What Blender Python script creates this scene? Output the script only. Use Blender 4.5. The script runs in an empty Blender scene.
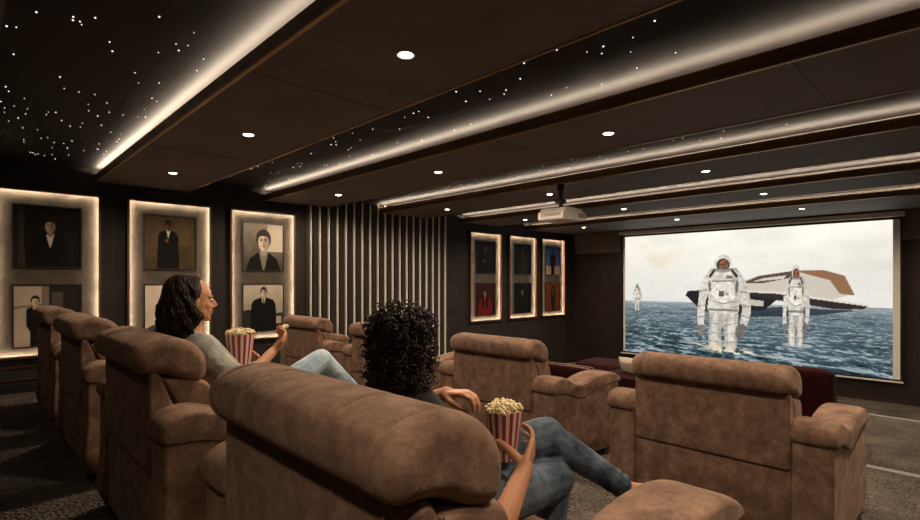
import bpy, bmesh, math, random
import numpy as np
from mathutils import Vector, Matrix

random.seed(7)
rng = np.random.default_rng(7)
SC = bpy.context.scene
COL = SC.collection
PI = math.pi

# ------------------------------------------------------------------ helpers
def link(o, parent=None):
    COL.objects.link(o)
    if parent is not None:
        o.parent = parent
    return o

def mesh_obj(name, verts, faces, mats, parent=None, smooth=False, mat_ids=None, angle=None):
    me = bpy.data.meshes.new(name)
    me.from_pydata([tuple(v) for v in verts], [], [tuple(f) for f in faces])
    if not isinstance(mats, (list, tuple)):
        mats = [mats]
    for m in mats:
        me.materials.append(m)
    if mat_ids is not None:
        me.polygons.foreach_set('material_index', list(mat_ids))
    if smooth:
        me.polygons.foreach_set('use_smooth', [True] * len(me.polygons))
        if angle:
            me.set_sharp_from_angle(angle=math.radians(angle))
    me.update()
    bm = bmesh.new(); bm.from_mesh(me)
    bmesh.ops.recalc_face_normals(bm, faces=bm.faces)
    bm.to_mesh(me); bm.free()
    return link(bpy.data.objects.new(name, me), parent)

class MB:
    """collects shapes for ONE mesh"""
    def __init__(self):
        self.v = []; self.f = []; self.m = []
    def add(self, verts, faces, mi=0):
        b = len(self.v)
        self.v += [tuple(p) for p in verts]
        self.f += [tuple(i + b for i in q) for q in faces]
        self.m += [mi] * len(faces)
        return self
    def box(self, x0, y0, z0, x1, y1, z1, mi=0):
        v = [(x0,y0,z0),(x1,y0,z0),(x1,y1,z0),(x0,y1,z0),(x0,y0,z1),(x1,y0,z1),(x1,y1,z1),(x0,y1,z1)]
        f = [(3,2,1,0),(4,5,6,7),(0,1,5,4),(1,2,6,5),(2,3,7,6),(3,0,4,7)]
        return self.add(v, f, mi)
    def bbox(self, x0, y0, z0, x1, y1, z1, r=0.01, seg=2, mi=0):
        bm = bmesh.new()
        bmesh.ops.create_cube(bm, size=1.0)
        for v in bm.verts:
            v.co = Vector(((x0+x1)/2 + v.co.x*(x1-x0), (y0+y1)/2 + v.co.y*(y1-y0), (z0+z1)/2 + v.co.z*(z1-z0)))
        bmesh.ops.bevel(bm, geom=list(bm.edges), offset=r, segments=seg, affect='EDGES', profile=0.5)
        bm.verts.index_update()
        self.add([v.co[:] for v in bm.verts], [[v.index for v in f.verts] for f in bm.faces], mi)
        bm.free()
        return self
    def lathe(self, prof, n=24, c=(0,0,0), mi=0, close=True):
        """prof = [(r, z)] around +z through c"""
        v = []; f = []
        for (r, z) in prof:
            for k in range(n):
                a = 2*PI*k/n
                v.append((c[0]+r*math.cos(a), c[1]+r*math.sin(a), c[2]+z))
        for i in range(len(prof)-1):
            for k in range(n):
                f.append((i*n+k, i*n+(k+1)%n, (i+1)*n+(k+1)%n, (i+1)*n+k))
        if close:
            f.append(tuple(range(n))[::-1]); f.append(tuple(range((len(prof)-1)*n, len(prof)*n)))
        return self.add(v, f, mi)
    def tube(self, pts, radii, n=6, mi=0, cap=True):
        pts = [Vector(p) for p in pts]
        if not isinstance(radii, (list, tuple)):
            radii = [radii]*len(pts)
        t0 = (pts[1]-pts[0]).normalized()
        up = Vector((0,0,1)) if abs(t0.z) < .9 else Vector((1,0,0))
        nrm = t0.cross(up).normalized()
        v = []; f = []
        for i, p in enumerate(pts):
            t = (pts[min(i+1, len(pts)-1)] - pts[max(i-1, 0)])
            t = t.normalized() if t.length > 1e-9 else t0
            nrm = (nrm - t*nrm.dot(t))
            nrm = nrm.normalized() if nrm.length > 1e-6 else t.orthogonal().normalized()
            b = t.cross(nrm)
            for k in range(n):
                a = 2*PI*k/n
                v.append(p + (nrm*math.cos(a) + b*math.sin(a))*radii[i])
        for i in range(len(pts)-1):
            for k in range(n):
                f.append((i*n+k, i*n+(k+1)%n, (i+1)*n+(k+1)%n, (i+1)*n+k))
        if cap:
            f.append(tuple(range(n))[::-1]); f.append(tuple(range((len(pts)-1)*n, len(pts)*n)))
        return self.add(v, f, mi)
    def ball(self, c, r, seg=10, rings=6, mi=0, rot=None):
        if not isinstance(r, (list, tuple)):
            r = (r, r, r)
        c = Vector(c); v = []; f = []
        def P(x, y, z):
            p = Vector((x*r[0], y*r[1], z*r[2]))
            if rot is not None: p = rot @ p
            return c + p
        v.append(P(0,0,1))
        for i in range(1, rings):
            th = PI*i/rings
            for k in range(seg):
                a = 2*PI*k/seg
                v.append(P(math.sin(th)*math.cos(a), math.sin(th)*math.sin(a), math.cos(th)))
        v.append(P(0,0,-1)); L = len(v)-1
        for k in range(seg):
            f.append((0, 1+k, 1+(k+1)%seg))
            f.append((L, 1+(rings-2)*seg+(k+1)%seg, 1+(rings-2)*seg+k))
        for i in range(rings-2):
            for k in range(seg):
                a = 1+i*seg
                f.append((a+k, a+seg+k, a+seg+(k+1)%seg, a+(k+1)%seg))
        return self.add(v, f, mi)
    def capsule(self, p0, p1, r0, r1, n=12):
        p0 = Vector(p0); p1 = Vector(p1); d = p1-p0; L = d.length
        t = d/L if L > 1e-9 else Vector((0,0,1))
        pts = []; rad = []
        for a in (88, 65, 40, 18):
            pts.append(p0 - t*r0*math.sin(math.radians(a))); rad.append(r0*math.cos(math.radians(a)))
        for k in range(4):
            u = k/3; pts.append(p0 + d*u); rad.append(r0+(r1-r0)*u)
        for a in (18, 40, 65, 88):
            pts.append(p1 + t*r1*math.sin(math.radians(a))); rad.append(r1*math.cos(math.radians(a)))
        return self.tube(pts, rad, n=n)
    def build(self, name, mats, parent=None, smooth=False, angle=None):
        return mesh_obj(name, self.v, self.f, mats, parent, smooth, self.m, angle)

def crom(pts, k=5, closed=True):
    n = len(pts); out = []
    rngi = range(n) if closed else range(n-1)
    for i in rngi:
        if closed:
            p = [pts[(i+j-1) % n] for j in range(4)]
        else:
            p = [pts[min(max(i+j-1, 0), n-1)] for j in range(4)]
        for s in range(k):
            t = s/k
            q = []
            for a in range(len(pts[0])):
                a0, a1, a2, a3 = (p[j][a] for j in range(4))
                q.append(.5*((2*a1)+(-a0+a2)*t+(2*a0-5*a1+4*a2-a3)*t*t+(-a0+3*a1-3*a2+a3)*t**3))
            out.append(tuple(q))
    if not closed:
        out.append(tuple(pts[-1]))
    return out

def inset_ring(P, d):
    """shrink a closed ccw 2d ring by d in small smoothed steps"""
    Q = [p.copy() for p in P]; n = len(Q)
    steps = max(1, int(math.ceil(d/.004)))
    for _ in range(steps if d > 0 else 0):
        N = []
        for i in range(n):
            t = Q[(i+1) % n]-Q[i-1]
            t = t.normalized() if t.length > 1e-9 else Vector((1, 0))
            N.append(Vector((t.y, -t.x)))
        Q = [q - nn*(d/steps) for q, nn in zip(Q, N)]
        Q = [q*.7 + (Q[i-1]+Q[(i+1) % n])*.15 for i, q in enumerate(Q)]
    return Q

def pillow(mb, prof, y0, y1, r, dips=(), dip_d=.007, dip_w=.014, nmid=14, ins=None):
    """closed (x,z) profile extruded along y with ends rounded: r along y, ins across the profile"""
    P = [Vector((a, b)) for a, b in prof]
    n = len(P)
    ins = r*.8 if ins is None else ins
    area = sum(P[i].x*P[(i+1)%n].y - P[(i+1)%n].x*P[i].y for i in range(n))
    if area < 0:
        P.reverse()
    ys = []
    A = (0, .12, .25, .4, .56, .76)
    for a in A:
        ys.append((y0 + r*(1-math.sin(a*PI/2)) if False else y0 + r*(1-math.cos(a*PI/2)), ins*(1-math.sin(a*PI/2))))
    for k in range(nmid+1):
        ys.append((y0 + r + (y1-y0-2*r)*k/nmid, 0.0))
    for a in A[::-1]:
        ys.append((y1 - r*(1-math.cos(a*PI/2)), ins*(1-math.sin(a*PI/2))))
    for dy in dips:
        for o, w in ((-dip_w, 0), (-dip_w*.35, .55), (0, 1), (dip_w*.35, .55), (dip_w, 0)):
            ys.append((dy+o, dip_d*w))
    ys.sort(key=lambda q: q[0])
    v = []; f = []; cache = {}
    for (y, d) in ys:
        key = round(d, 5)
        if key not in cache: cache[key] = inset_ring(P, d)
        v += [(q.x, y, q.y) for q in cache[key]]
    m = len(ys)
    for j in range(m-1):
        for i in range(n):
            f.append((j*n+i, j*n+(i+1)%n, (j+1)*n+(i+1)%n, (j+1)*n+i))
    # end caps: proper triangulation of the flat ring
    from mathutils.geometry import tessellate_polygon
    for base, y in ((0, ys[0][0]), ((m-1)*n, ys[-1][0])):
        ring = [Vector((v[base+i][0], v[base+i][2], 0)) for i in range(n)]
        for t in tessellate_polygon([ring]):
            f.append(tuple(base+i for i in t))
    return mb.add(v, f)

def tag(o, label=None, cat=None, group=None, kind=None):
    if label: o['label'] = label
    if cat: o['category'] = cat
    if group: o['group'] = group
    if kind: o['kind'] = kind
    return o

def empty(name, loc, rz=0.0):
    o = bpy.data.objects.new(name, None)
    o.empty_display_size = .1
    o.location = loc; o.rotation_euler = (0, 0, rz)
    return link(o)

def dup(root, loc, rz=0.0):
    r = root.copy(); COL.objects.link(r); r.location = loc; r.rotation_euler = (0, 0, rz)
    for ch in list(root.children):
        c = ch.copy(); COL.objects.link(c); c.parent = r
        for g in list(ch.children):
            d = g.copy(); COL.objects.link(d); d.parent = c
    return r

# ------------------------------------------------------------------ materials
def new_mat(name):
    m = bpy.data.materials.new(name); m.use_nodes = True
    nt = m.node_tree
    return m, nt, nt.nodes['Principled BSDF']

def mottled(name, c0, c1, scale=6, rough=.8, bump=.1, bscale=60, metal=0.0, sheen=0.0, detail=6, lo=.35, hi=.65, spec=.5, c_mid=None, nrough=.62):
    m, nt, b = new_mat(name)
    tc = nt.nodes.new('ShaderNodeTexCoord')
    n1 = nt.nodes.new('ShaderNodeTexNoise'); n1.inputs['Scale'].default_value = scale; n1.inputs['Detail'].default_value = detail
    n1.inputs['Roughness'].default_value = nrough
    nt.links.new(tc.outputs['Object'], n1.inputs['Vector'])
    rp = nt.nodes.new('ShaderNodeValToRGB')
    rp.color_ramp.elements[0].position = lo; rp.color_ramp.elements[0].color = (*c0, 1)
    rp.color_ramp.elements[1].position = hi; rp.color_ramp.elements[1].color = (*c1, 1)
    if c_mid:
        e = rp.color_ramp.elements.new((lo+hi)/2); e.color = (*c_mid, 1)
    nt.links.new(n1.outputs['Fac'], rp.inputs['Fac'])
    nt.links.new(rp.outputs['Color'], b.inputs['Base Color'])
    b.inputs['Roughness'].default_value = rough
    b.inputs['Metallic'].default_value = metal
    b.inputs['Specular IOR Level'].default_value = spec
    if sheen:
        b.inputs['Sheen Weight'].default_value = sheen
        b.inputs['Sheen Roughness'].default_value = .5
        b.inputs['Sheen Tint'].default_value = (.9, .7, .5, 1)
    if bump:
        n2 = nt.nodes.new('ShaderNodeTexNoise'); n2.inputs['Scale'].default_value = bscale; n2.inputs['Detail'].default_value = 4
        nt.links.new(tc.outputs['Object'], n2.inputs['Vector'])
        bp = nt.nodes.new('ShaderNodeBump'); bp.inputs['Strength'].default_value = bump; bp.inputs['Distance'].default_value = .01
        nt.links.new(n2.outputs['Fac'], bp.inputs['Height'])
        nt.links.new(bp.outputs['Normal'], b.inputs['Normal'])
    return m

def emis(name, col, strength):
    m = bpy.data.materials.new(name); m.use_nodes = True
    nt = m.node_tree; nt.nodes.clear()
    e = nt.nodes.new('ShaderNodeEmission'); o = nt.nodes.new('ShaderNodeOutputMaterial')
    e.inputs['Color'].default_value = (*col, 1); e.inputs['Strength'].default_value = strength
    nt.links.new(e.outputs[0], o.inputs['Surface'])
    return m

def attr_mat(name, emit=0.0, rough=.35):
    m, nt, b = new_mat(name)
    a = nt.nodes.new('ShaderNodeAttribute'); a.attribute_name = 'print'
    if emit:
        e = nt.nodes.new('ShaderNodeEmission'); e.inputs['Strength'].default_value = emit
        nt.links.new(a.outputs['Color'], e.inputs['Color'])
        nt.links.new(e.outputs[0], nt.nodes['Material Output'].inputs['Surface'])
    else:
        nt.links.new(a.outputs['Color'], b.inputs['Base Color'])
        b.inputs['Roughness'].default_value = .6; b.inputs['Specular IOR Level'].default_value = .15
    return m

M = {}
M['suede'] = mottled('brown_suede', (.085,.048,.033), (.38,.237,.160), scale=9, rough=.9, bump=.2, bscale=110, sheen=.12, lo=.30, hi=.72, spec=.2, c_mid=(.208,.122,.082), detail=10, nrough=.74)
M['maroon'] = mottled('maroon_velvet', (.012,.001,.0014), (.027,.002,.0028), scale=9, rough=.9, bump=.1, sheen=.02, spec=.12)
M['piping'] = mottled('pale_piping', (.35,.24,.16), (.45,.32,.22), rough=.6, bump=0)
M['black'] = mottled('black_plastic', (.006,.006,.006), (.010,.010,.010), rough=.45, bump=0)
M['wall'] = mottled('dark_plaster', (.017,.0135,.0115), (.030,.024,.020), scale=2.2, rough=.75, bump=.08, bscale=18, spec=.3)
M['panel'] = mottled('taupe_plaster', (.062,.050,.038), (.112,.090,.069), scale=4, rough=.85, bump=.18, bscale=26, spec=.2)
M['screenwall'] = mottled('oxblood_leather_panel', (.013,.0065,.0052), (.028,.0135,.010), scale=3, rough=.55, bump=.1, bscale=30)
M['upperwall'] = mottled('taupe_paint', (.20,.165,.13), (.24,.20,.16), scale=2, rough=.8, bump=.04)
M['soffit'] = mottled('brown_ceiling_panel', (.135,.118,.107), (.172,.151,.137), scale=1.6, rough=.7, bump=.05, bscale=10, spec=.25)
M['star'] = mottled('night_ceiling', (.013,.0108,.0112), (.021,.0175,.0175), scale=2, rough=.6, bump=.03, spec=.3)
M['lip'] = mottled('bronze_brown_fascia', (.17,.10,.045), (.24,.15,.065), scale=3, rough=.42, bump=0, metal=.6)
M['brass'] = mottled('satin_brass', (.42,.27,.12), (.55,.36,.17), scale=8, rough=.35, bump=0, metal=.9)
M['strip'] = mottled('pale_champagne_strip', (.80,.71,.59), (.88,.79,.67), scale=3, rough=.42, bump=0, metal=0.0)
M['slatback'] = mottled('near_black_slat_panel', (.012,.009,.008), (.020,.016,.014), scale=4, rough=.6, bump=0)
M['rim'] = mottled('dark_red_wood', (.050,.020,.012), (.080,.032,.018), scale=12, rough=.5, bump=0)
M['frame'] = mottled('black_picture_frame', (.008,.007,.006), (.014,.012,.010), rough=.4, bump=0)
M['white'] = mottled('white_plastic', (.86,.81,.74), (.90,.85,.78), scale=4, rough=.4, bump=0)
M['grille'] = mottled('beige_grille', (.28,.21,.15), (.34,.26,.19), rough=.5, bump=0)
M['case'] = mottled('pale_metal_case', (.66,.60,.53), (.72,.66,.58), scale=5, rough=.4, bump=0)
M['screenfabric'] = mottled('white_screen_fabric', (.80,.75,.67), (.85,.80,.72), scale=3, rough=.8, bump=0)
M['led'] = emis('warm_led', (1.0,.81,.60), 36.0)
M['led_panel'] = emis('warm_led_panel', (1.0,.83,.62), 120.0)
M['led_step'] = emis('step_led', (1.0,.80,.58), .28)
M['lamp'] = emis('downlight_lens', (1.0,.84,.64), 16.0)
M['starlight'] = emis('star_light', (1.0,.93,.82), 1.7)
M['skin'] = mottled('warm_skin', (.49,.225,.115), (.56,.27,.145), scale=9, rough=.5, bump=.03, bscale=120, spec=.35)
M['lips'] = mottled('lips', (.36,.11,.08), (.42,.14,.10), rough=.4, bump=0)
M['eye'] = mottled('eye_white', (.30,.25,.21), (.34,.29,.25), rough=.2, bump=0)
M['iris'] = mottled('dark_iris', (.02,.012,.008), (.03,.018,.012), rough=.15, bump=0)
M['hair'] = mottled('dark_brown_hair', (.010,.006,.004), (.050,.027,.016), scale=30, rough=.55, bump=0, spec=.3)
M['curl'] = mottled('dark_curly_hair', (.008,.005,.0035), (.040,.023,.014), scale=30, rough=.5, bump=0, spec=.35)
M['shirt'] = mottled('grey_denim_shirt', (.24,.235,.20), (.42,.41,.355), scale=9, rough=.85, bump=.9, bscale=13)
M['tee'] = mottled('black_tee', (.010,.010,.011), (.018,.018,.02), rough=.85, bump=.2)
M['jeans_pale'] = mottled('pale_blue_jeans', (.22,.32,.40), (.52,.62,.67), scale=8, rough=.85, bump=.35, bscale=40)
M['jeans_dark'] = mottled('indigo_jeans', (.010,.020,.036), (.120,.160,.205), scale=10, rough=.85, bump=.4, bscale=45)
M['stitch'] = mottled('jeans_stitching', (.10,.12,.15), (.14,.16,.19), rough=.8, bump=0)
M['red'] = mottled('red_paper', (.27,.022,.024), (.33,.03,.03), rough=.5, bump=0)
M['cream'] = mottled('cream_paper', (.66,.50,.40), (.72,.56,.46), rough=.5, bump=0)
M['popcorn'] = mottled('buttery_popcorn', (.62,.42,.16), (.86,.76,.50), scale=70, rough=.7, bump=.2, bscale=150, lo=.3, hi=.6)
M['cushion'] = mottled('cream_cushion_fabric', (.50,.42,.34), (.60,.51,.42), rough=.9, bump=.1)
M['shoe'] = mottled('dark_shoe', (.012,.010,.009), (.02,.016,.014), rough=.5, bump=0)
M['print'] = attr_mat('glossy_print')
M['picture'] = attr_mat('projected_picture', emit=1.0)

def carpet_mat():
    m, nt, b = new_mat('shag_carpet')
    tc = nt.nodes.new('ShaderNodeTexCoord')
    n1 = nt.nodes.new('ShaderNodeTexNoise'); n1.inputs['Scale'].default_value = 55; n1.inputs['Detail'].default_value = 5
    n2 = nt.nodes.new('ShaderNodeTexNoise'); n2.inputs['Scale'].default_value = 3
    vo = nt.nodes.new('ShaderNodeTexVoronoi'); vo.inputs['Scale'].default_value = 48
    for n in (n1, n2, vo):
        nt.links.new(tc.outputs['Object'], n.inputs['Vector'])
    rp = nt.nodes.new('ShaderNodeValToRGB')
    rp.color_ramp.elements[0].position = .32; rp.color_ramp.elements[0].color = (.050,.040,.034,1)
    rp.color_ramp.elements[1].position = .68; rp.color_ramp.elements[1].color = (.27,.225,.185,1)
    mx = nt.nodes.new('ShaderNodeMath'); mx.operation = 'MULTIPLY_ADD'; mx.inputs[1].default_value = .35; 
    nt.links.new(n2.outputs['Fac'], mx.inputs[0])
    sc = nt.nodes.new('ShaderNodeMath'); sc.operation = 'MULTIPLY'; sc.inputs[1].default_value = .65
    nt.links.new(n1.outputs['Fac'], sc.inputs[0]); nt.links.new(sc.outputs[0], mx.inputs[2])
    nt.links.new(mx.outputs[0], rp.inputs['Fac'])
    nt.links.new(rp.outputs['Color'], b.inputs['Base Color'])
    b.inputs['Roughness'].default_value = 1; b.inputs['Specular IOR Level'].default_value = .05
    bp = nt.nodes.new('ShaderNodeBump'); bp.inputs['Strength'].default_value = 1.0; bp.inputs['Distance'].default_value = .04
    nt.links.new(vo.outputs['Distance'], bp.inputs['Height'])
    nt.links.new(bp.outputs['Normal'], b.inputs['Normal'])
    return m
M['carpet'] = carpet_mat()

# ------------------------------------------------------------------ dimensions
LW = 7.55            # left wall (y)
RW = -2.2            # right wall
BX = -1.6            # back wall (x)
FX = 11.5            # screen wall (x)
SOF = 2.45           # underside of the dropped ceiling bands
STAR = 2.60          # star ceiling
TIERS = [(BX, 2.75, 0.0), (2.75, 5.17, -.22), (5.17, 8.7, -.53), (8.7, FX, -.85)]
FLOORZ = lambda x: [t[2] for t in TIERS if t[0] <= x <= t[1]][0]

def structure(o, label=None):
    o['kind'] = 'structure'
    if label: o['label'] = label
    return o

# floor: one stepped slab
mb = MB()
prof = []
for (x0, x1, z) in TIERS:
    prof += [(x0, z), (x1, z)]
prof += [(FX, -1.05), (BX, -1.05)]
v = [(x, RW, z) for x, z in prof] + [(x, LW, z) for x, z in prof]; n = len(prof)
f = [(i, (i+1) % n, n+(i+1) % n, n+i) for i in range(n)] + [tuple(range(n)), tuple(range(n, 2*n))]
mb.add(v, f)
structure(mb.build('floor', M['carpet']), 'dark brown shag carpet floor in stepped tiers')
# lit nosings on the tier edges
for i, (x0, x1, z) in enumerate(TIERS[1:3]):
    mb = MB(); mb.box(x1-.035, RW, z+.001, x1+.004, LW, z+.012)
    structure(mb.build('trim_%d' % (i+1), M['led_step']), 'thin pale light strip along a carpeted step edge')

mb = MB(); mb.box(BX-.15, LW, -1.05, FX+.15, LW+.15, STAR+.1); structure(mb.build('wall_left', M['wall']), 'dark plaster wall of portraits')
mb = MB(); mb.box(BX-.15, RW-.15, -1.05, FX+.15, RW, STAR+.1); structure(mb.build('wall_right', M['wall']))
mb = MB(); mb.box(BX-.15, RW, -1.05, BX, LW, STAR+.1); structure(mb.build('wall_back', M['wall']))
mb = MB(); mb.box(FX, RW, -1.05, FX+.15, LW, STAR+.1); sw = structure(mb.build('wall_front', M['upperwall']), 'screen wall, taupe above and oxblood panels below')
# oxblood panelling on the lower part of the screen wall
mb = MB()
yy = [LW-.002, 6.02, 4.0, 2.0, .0, RW+.002]
for a, b_ in zip(yy[:-1], yy[1:]):
    mb.bbox(FX-.04, b_+.004, -.85, FX, a-.004, 1.95, r=.004, seg=1)
structure(mb.build('trim_3', M['screenwall']), 'oxblood panelling under the taupe band')
mb = MB(); mb.box(BX-.15, RW-.15, STAR, FX+.15, LW+.15, STAR+.12); structure(mb.build('ceiling', M['star']), 'dark star ceiling')

# dropped ceiling bands
BANDS = [(-.90, .14), (1.17, 2.20), (3.24, 4.28), (5.30, 6.35), (7.38, 8.42), (9.48, FX)]
bi = 4
for k, (x0, x1) in enumerate(BANDS):
    mb = MB()
    mb.box(x0+.012, RW, SOF, x1, LW, SOF+.05)
    mb.box(x0+.22, RW, SOF+.05, x1, LW, STAR)
    # panel joints: shallow proud strips between boards
    o = structure(mb.build('trim_%d' % bi, M['soffit']), 'dark brown dropped ceiling band'); bi += 1
    seams = MB()
    for y in (.75, 2.95, 5.15):
        if x1-x0 > 1.2 and y > 6: continue
        seams.box(x0+.03, y-.003, SOF-.002, x1-.03, y+.003, SOF)
    seams.build('panel_joint', M['slatback'], o)
    if k > 0:
        lp = MB(); lp.box(x0-.004, RW, SOF, x0+.010, LW, SOF+.085)
        lp.build('fascia', M['lip'], o)
        br = MB(); br.box(x0-.008, RW, SOF-.006, x0+.016, LW, SOF+.012)
        if x1 < FX: br.box(x1-.012, RW, SOF-.006, x1+.006, LW, SOF+.014)
        br.build('brass_edge', M['brass'], o)
        ld = MB(); ld.box(x0+.012, RW+.02, SOF+.070, x0+.062, LW-.03, SOF+.079)
        ld.build('light_strip', M['led'], o)

# star lights
star_me = None
cove_names = ['near left corner cove', 'cove above the middle', 'third cove', 'fourth cove', 'last cove before the screen']
coves = [(.15, 1.10, 95, 2.6, 7.4), (2.25, 3.18, 75, 1.2, 7.4), (4.33, 5.24, 55, 1.2, 7.3), (6.4, 7.32, 30, 1.4, 7.2), (8.47, 9.42, 14, 1.6, 7.2)]
for ci, (x0, x1, n, y0, y1) in enumerate(coves):
    for k in range(n):
        x = x0 + (x1-x0)*random.random(); y = y0 + (y1-y0)*random.random()
        if star_me is None:
            mb = MB(); mb.lathe([(.0048, 0), (.0048, .004)], n=10)
            o = mb.build('star_light', M['starlight']); star_me = o.data
        else:
            o = link(bpy.data.objects.new('star_light', star_me))
        s = random.choice((.55, .7, .85, 1.0, 1.15))*(.8 if ci == 0 else 1)
        o.location = (x, y, STAR-.004); o.scale = (s, s, 1)
        tag(o, 'pinprick white star light in the dark %s' % cove_names[ci], 'star light', 'star lights in the %s' % cove_names[ci])

# downlights
def make_downlight():
    r = empty('downlight', (0, 0, 0))
    mb = MB(); mb.lathe([(.062, 0), (.066, -.006), (.058, -.010), (.048, -.006), (.048, 0)], n=28, close=False)
    mb.build('trim_ring', M['white'], r, smooth=True)
    mb = MB(); mb.lathe([(.004, -.017), (.022, -.0155), (.038, -.012), (.0475, -.005), (.0475, -.001)], n=28)
    mb.build('lens', M['lamp'], r)
    return r
dl0 = make_downlight(); dl_first = True
ROWS_Y = [2.15, 4.22, 6.30]
BC = [1.69, 3.77, 5.83, 7.90, 9.98]
bn = ['first', 'second', 'third', 'fourth', 'last']
yn = ['nearest the right of the picture', 'in the middle of its row', 'nearest the portrait wall']
SPOT = bpy.data.lights.new('downlight_beam', 'SPOT')
SPOT.energy = 100; SPOT.color = (1.0, .80, .60); SPOT.spot_size = math.radians(164); SPOT.spot_blend = .9; SPOT.shadow_soft_size = .08
DIM = SPOT.copy(); DIM.energy = 3
WIDE = SPOT.copy(); WIDE.spot_size = math.radians(179); WIDE.spot_blend = .35
NEAR = SPOT.copy(); NEAR.energy = 75; NEAR.spot_size = math.radians(112); NEAR.spot_blend = .5
def beam(x, y, e=None, data=SPOT):
    l = bpy.data.objects.new('downlight_beam', data); l.location = (x, y, SOF-.03); link(l); return l
for bi_, x in enumerate(BC):
    for yi, y in enumerate(ROWS_Y):
        o = dl0 if dl_first else dup(dl0, (0, 0, 0)); dl_first = False
        o.location = (x, y, SOF); o.scale = (.8, .8, .8)
        tag(o, 'small round downlight in the %s ceiling band, %s' % (bn[bi_], yn[yi]), 'downlight', 'recessed downlights in the ceiling bands')
        beam(x, y, data=WIDE if bi_ == 1 else SPOT)
for (x, y) in [(-.38, 2.15), (-.38, 4.22), (-.38, 6.3), (-.38, .1), (1.69, .1), (3.77, .1), (5.83, .1), (7.9, .1), (9.98, .1), (-.38, -1.4), (3.77, -1.4)]:
    mb = MB(); mb.lathe([(.062, -.009), (.062, 0)], n=20, c=(x, y, SOF)); structure(mb.build('trim_%d' % (20+int(x*3+y*7) % 40), M['lamp']))
    beam(x, y, data=(NEAR if y < 1 else DIM) if x < 0 else SPOT)

# ------------------------------------------------------------------ painter for prints and the picture
def s2l(c):
    c = np.asarray(c, float)/255.0
    return np.where(c <= .04045, c/12.92, ((c+.055)/1.055)**2.4)

class Paint:
    def __init__(self, nu, nv, aspect):
        self.nu, self.nv = nu, nv
        u = np.linspace(0, 1, nu); v = np.linspace(0, 1, nv)
        self.u, self.v = np.meshgrid(u, v)
        self.asp = aspect
        self.c = np.zeros((nv, nu, 3)); self.gain = 1.0
    def fill(self, col): self.c[:] = col; return self
    def grad(self, c0, c1, v0=0, v1=1):
        t = np.clip((self.v-v0)/(v1-v0), 0, 1)[..., None]
        m = (self.v >= v0) & (self.v <= v1)
        g = np.asarray(c0)*(1-t)+np.asarray(c1)*t
        self.c[m] = g[m]; return self
    def noise(self, fu, fv, seed=0):
        r = np.random.default_rng(seed); g = r.random((fv+2, fu+2))
        x = self.u*fu; y = self.v*fv
        i = np.floor(x).astype(int); j = np.floor(y).astype(int)
        a = x-i; b = y-j; a = a*a*(3-2*a); b = b*b*(3-2*b)
        return (g[j, i]*(1-a)+g[j, i+1]*a)*(1-b)+(g[j+1, i]*(1-a)+g[j+1, i+1]*a)*b
    def mask_poly(self, pts):
        x, y = self.u, self.v; ins = np.zeros(x.shape, bool); n = len(pts)
        for i in range(n):
            x0, y0 = pts[i]; x1, y1 = pts[(i+1) % n]
            if y0 == y1: continue
            c = ((y0 > y) != (y1 > y)) & (x < (x1-x0)*(y-y0)/(y1-y0)+x0)
            ins ^= c
        return ins
    def put(self, m, col, a=1.0):
        w = (m.astype(float)*a)[..., None]
        self.c = self.c*(1-w)+np.asarray(col, float)*w; return self
    def poly(self, pts, col, a=1.0, smooth=False):
        if smooth: pts = crom(pts, 5)
        return self.put(self.mask_poly(pts), col, a)
    def ell(self, cx, cy, rx, ry, col, a=1.0, rot=0):
        dx = (self.u-cx)*self.asp; dy = self.v-cy
        c, s = math.cos(rot), math.sin(rot)
        X = dx*c+dy*s; Y = -dx*s+dy*c
        d = np.sqrt((X/(rx*self.asp))**2+(Y/ry)**2)
        return self.put(np.clip((1.08-d)/.16, 0, 1), col, a)
    def plane(self, name, mat, parent, origin, du, dv):
        o = Vector(origin); du = Vector(du); dv = Vector(dv)
        nu, nv = self.nu, self.nv
        vs = [o+du*(i/(nu-1))+dv*(j/(nv-1)) for j in range(nv) for i in range(nu)]
        fs = [(j*nu+i, j*nu+i+1, (j+1)*nu+i+1, (j+1)*nu+i) for j in range(nv-1) for i in range(nu-1)]
        me = bpy.data.meshes.new(name); me.from_pydata([p[:] for p in vs], [], fs); me.materials.append(mat)
        at = me.color_attributes.new('print', 'FLOAT_COLOR', 'POINT')
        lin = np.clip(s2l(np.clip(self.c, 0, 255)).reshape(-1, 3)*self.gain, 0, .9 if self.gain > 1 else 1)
        at.data.foreach_set('color', np.concatenate([lin, np.ones((lin.shape[0], 1))], 1).astype(np.float32).ravel())
        return link(bpy.data.objects.new(name, me), parent)

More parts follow.
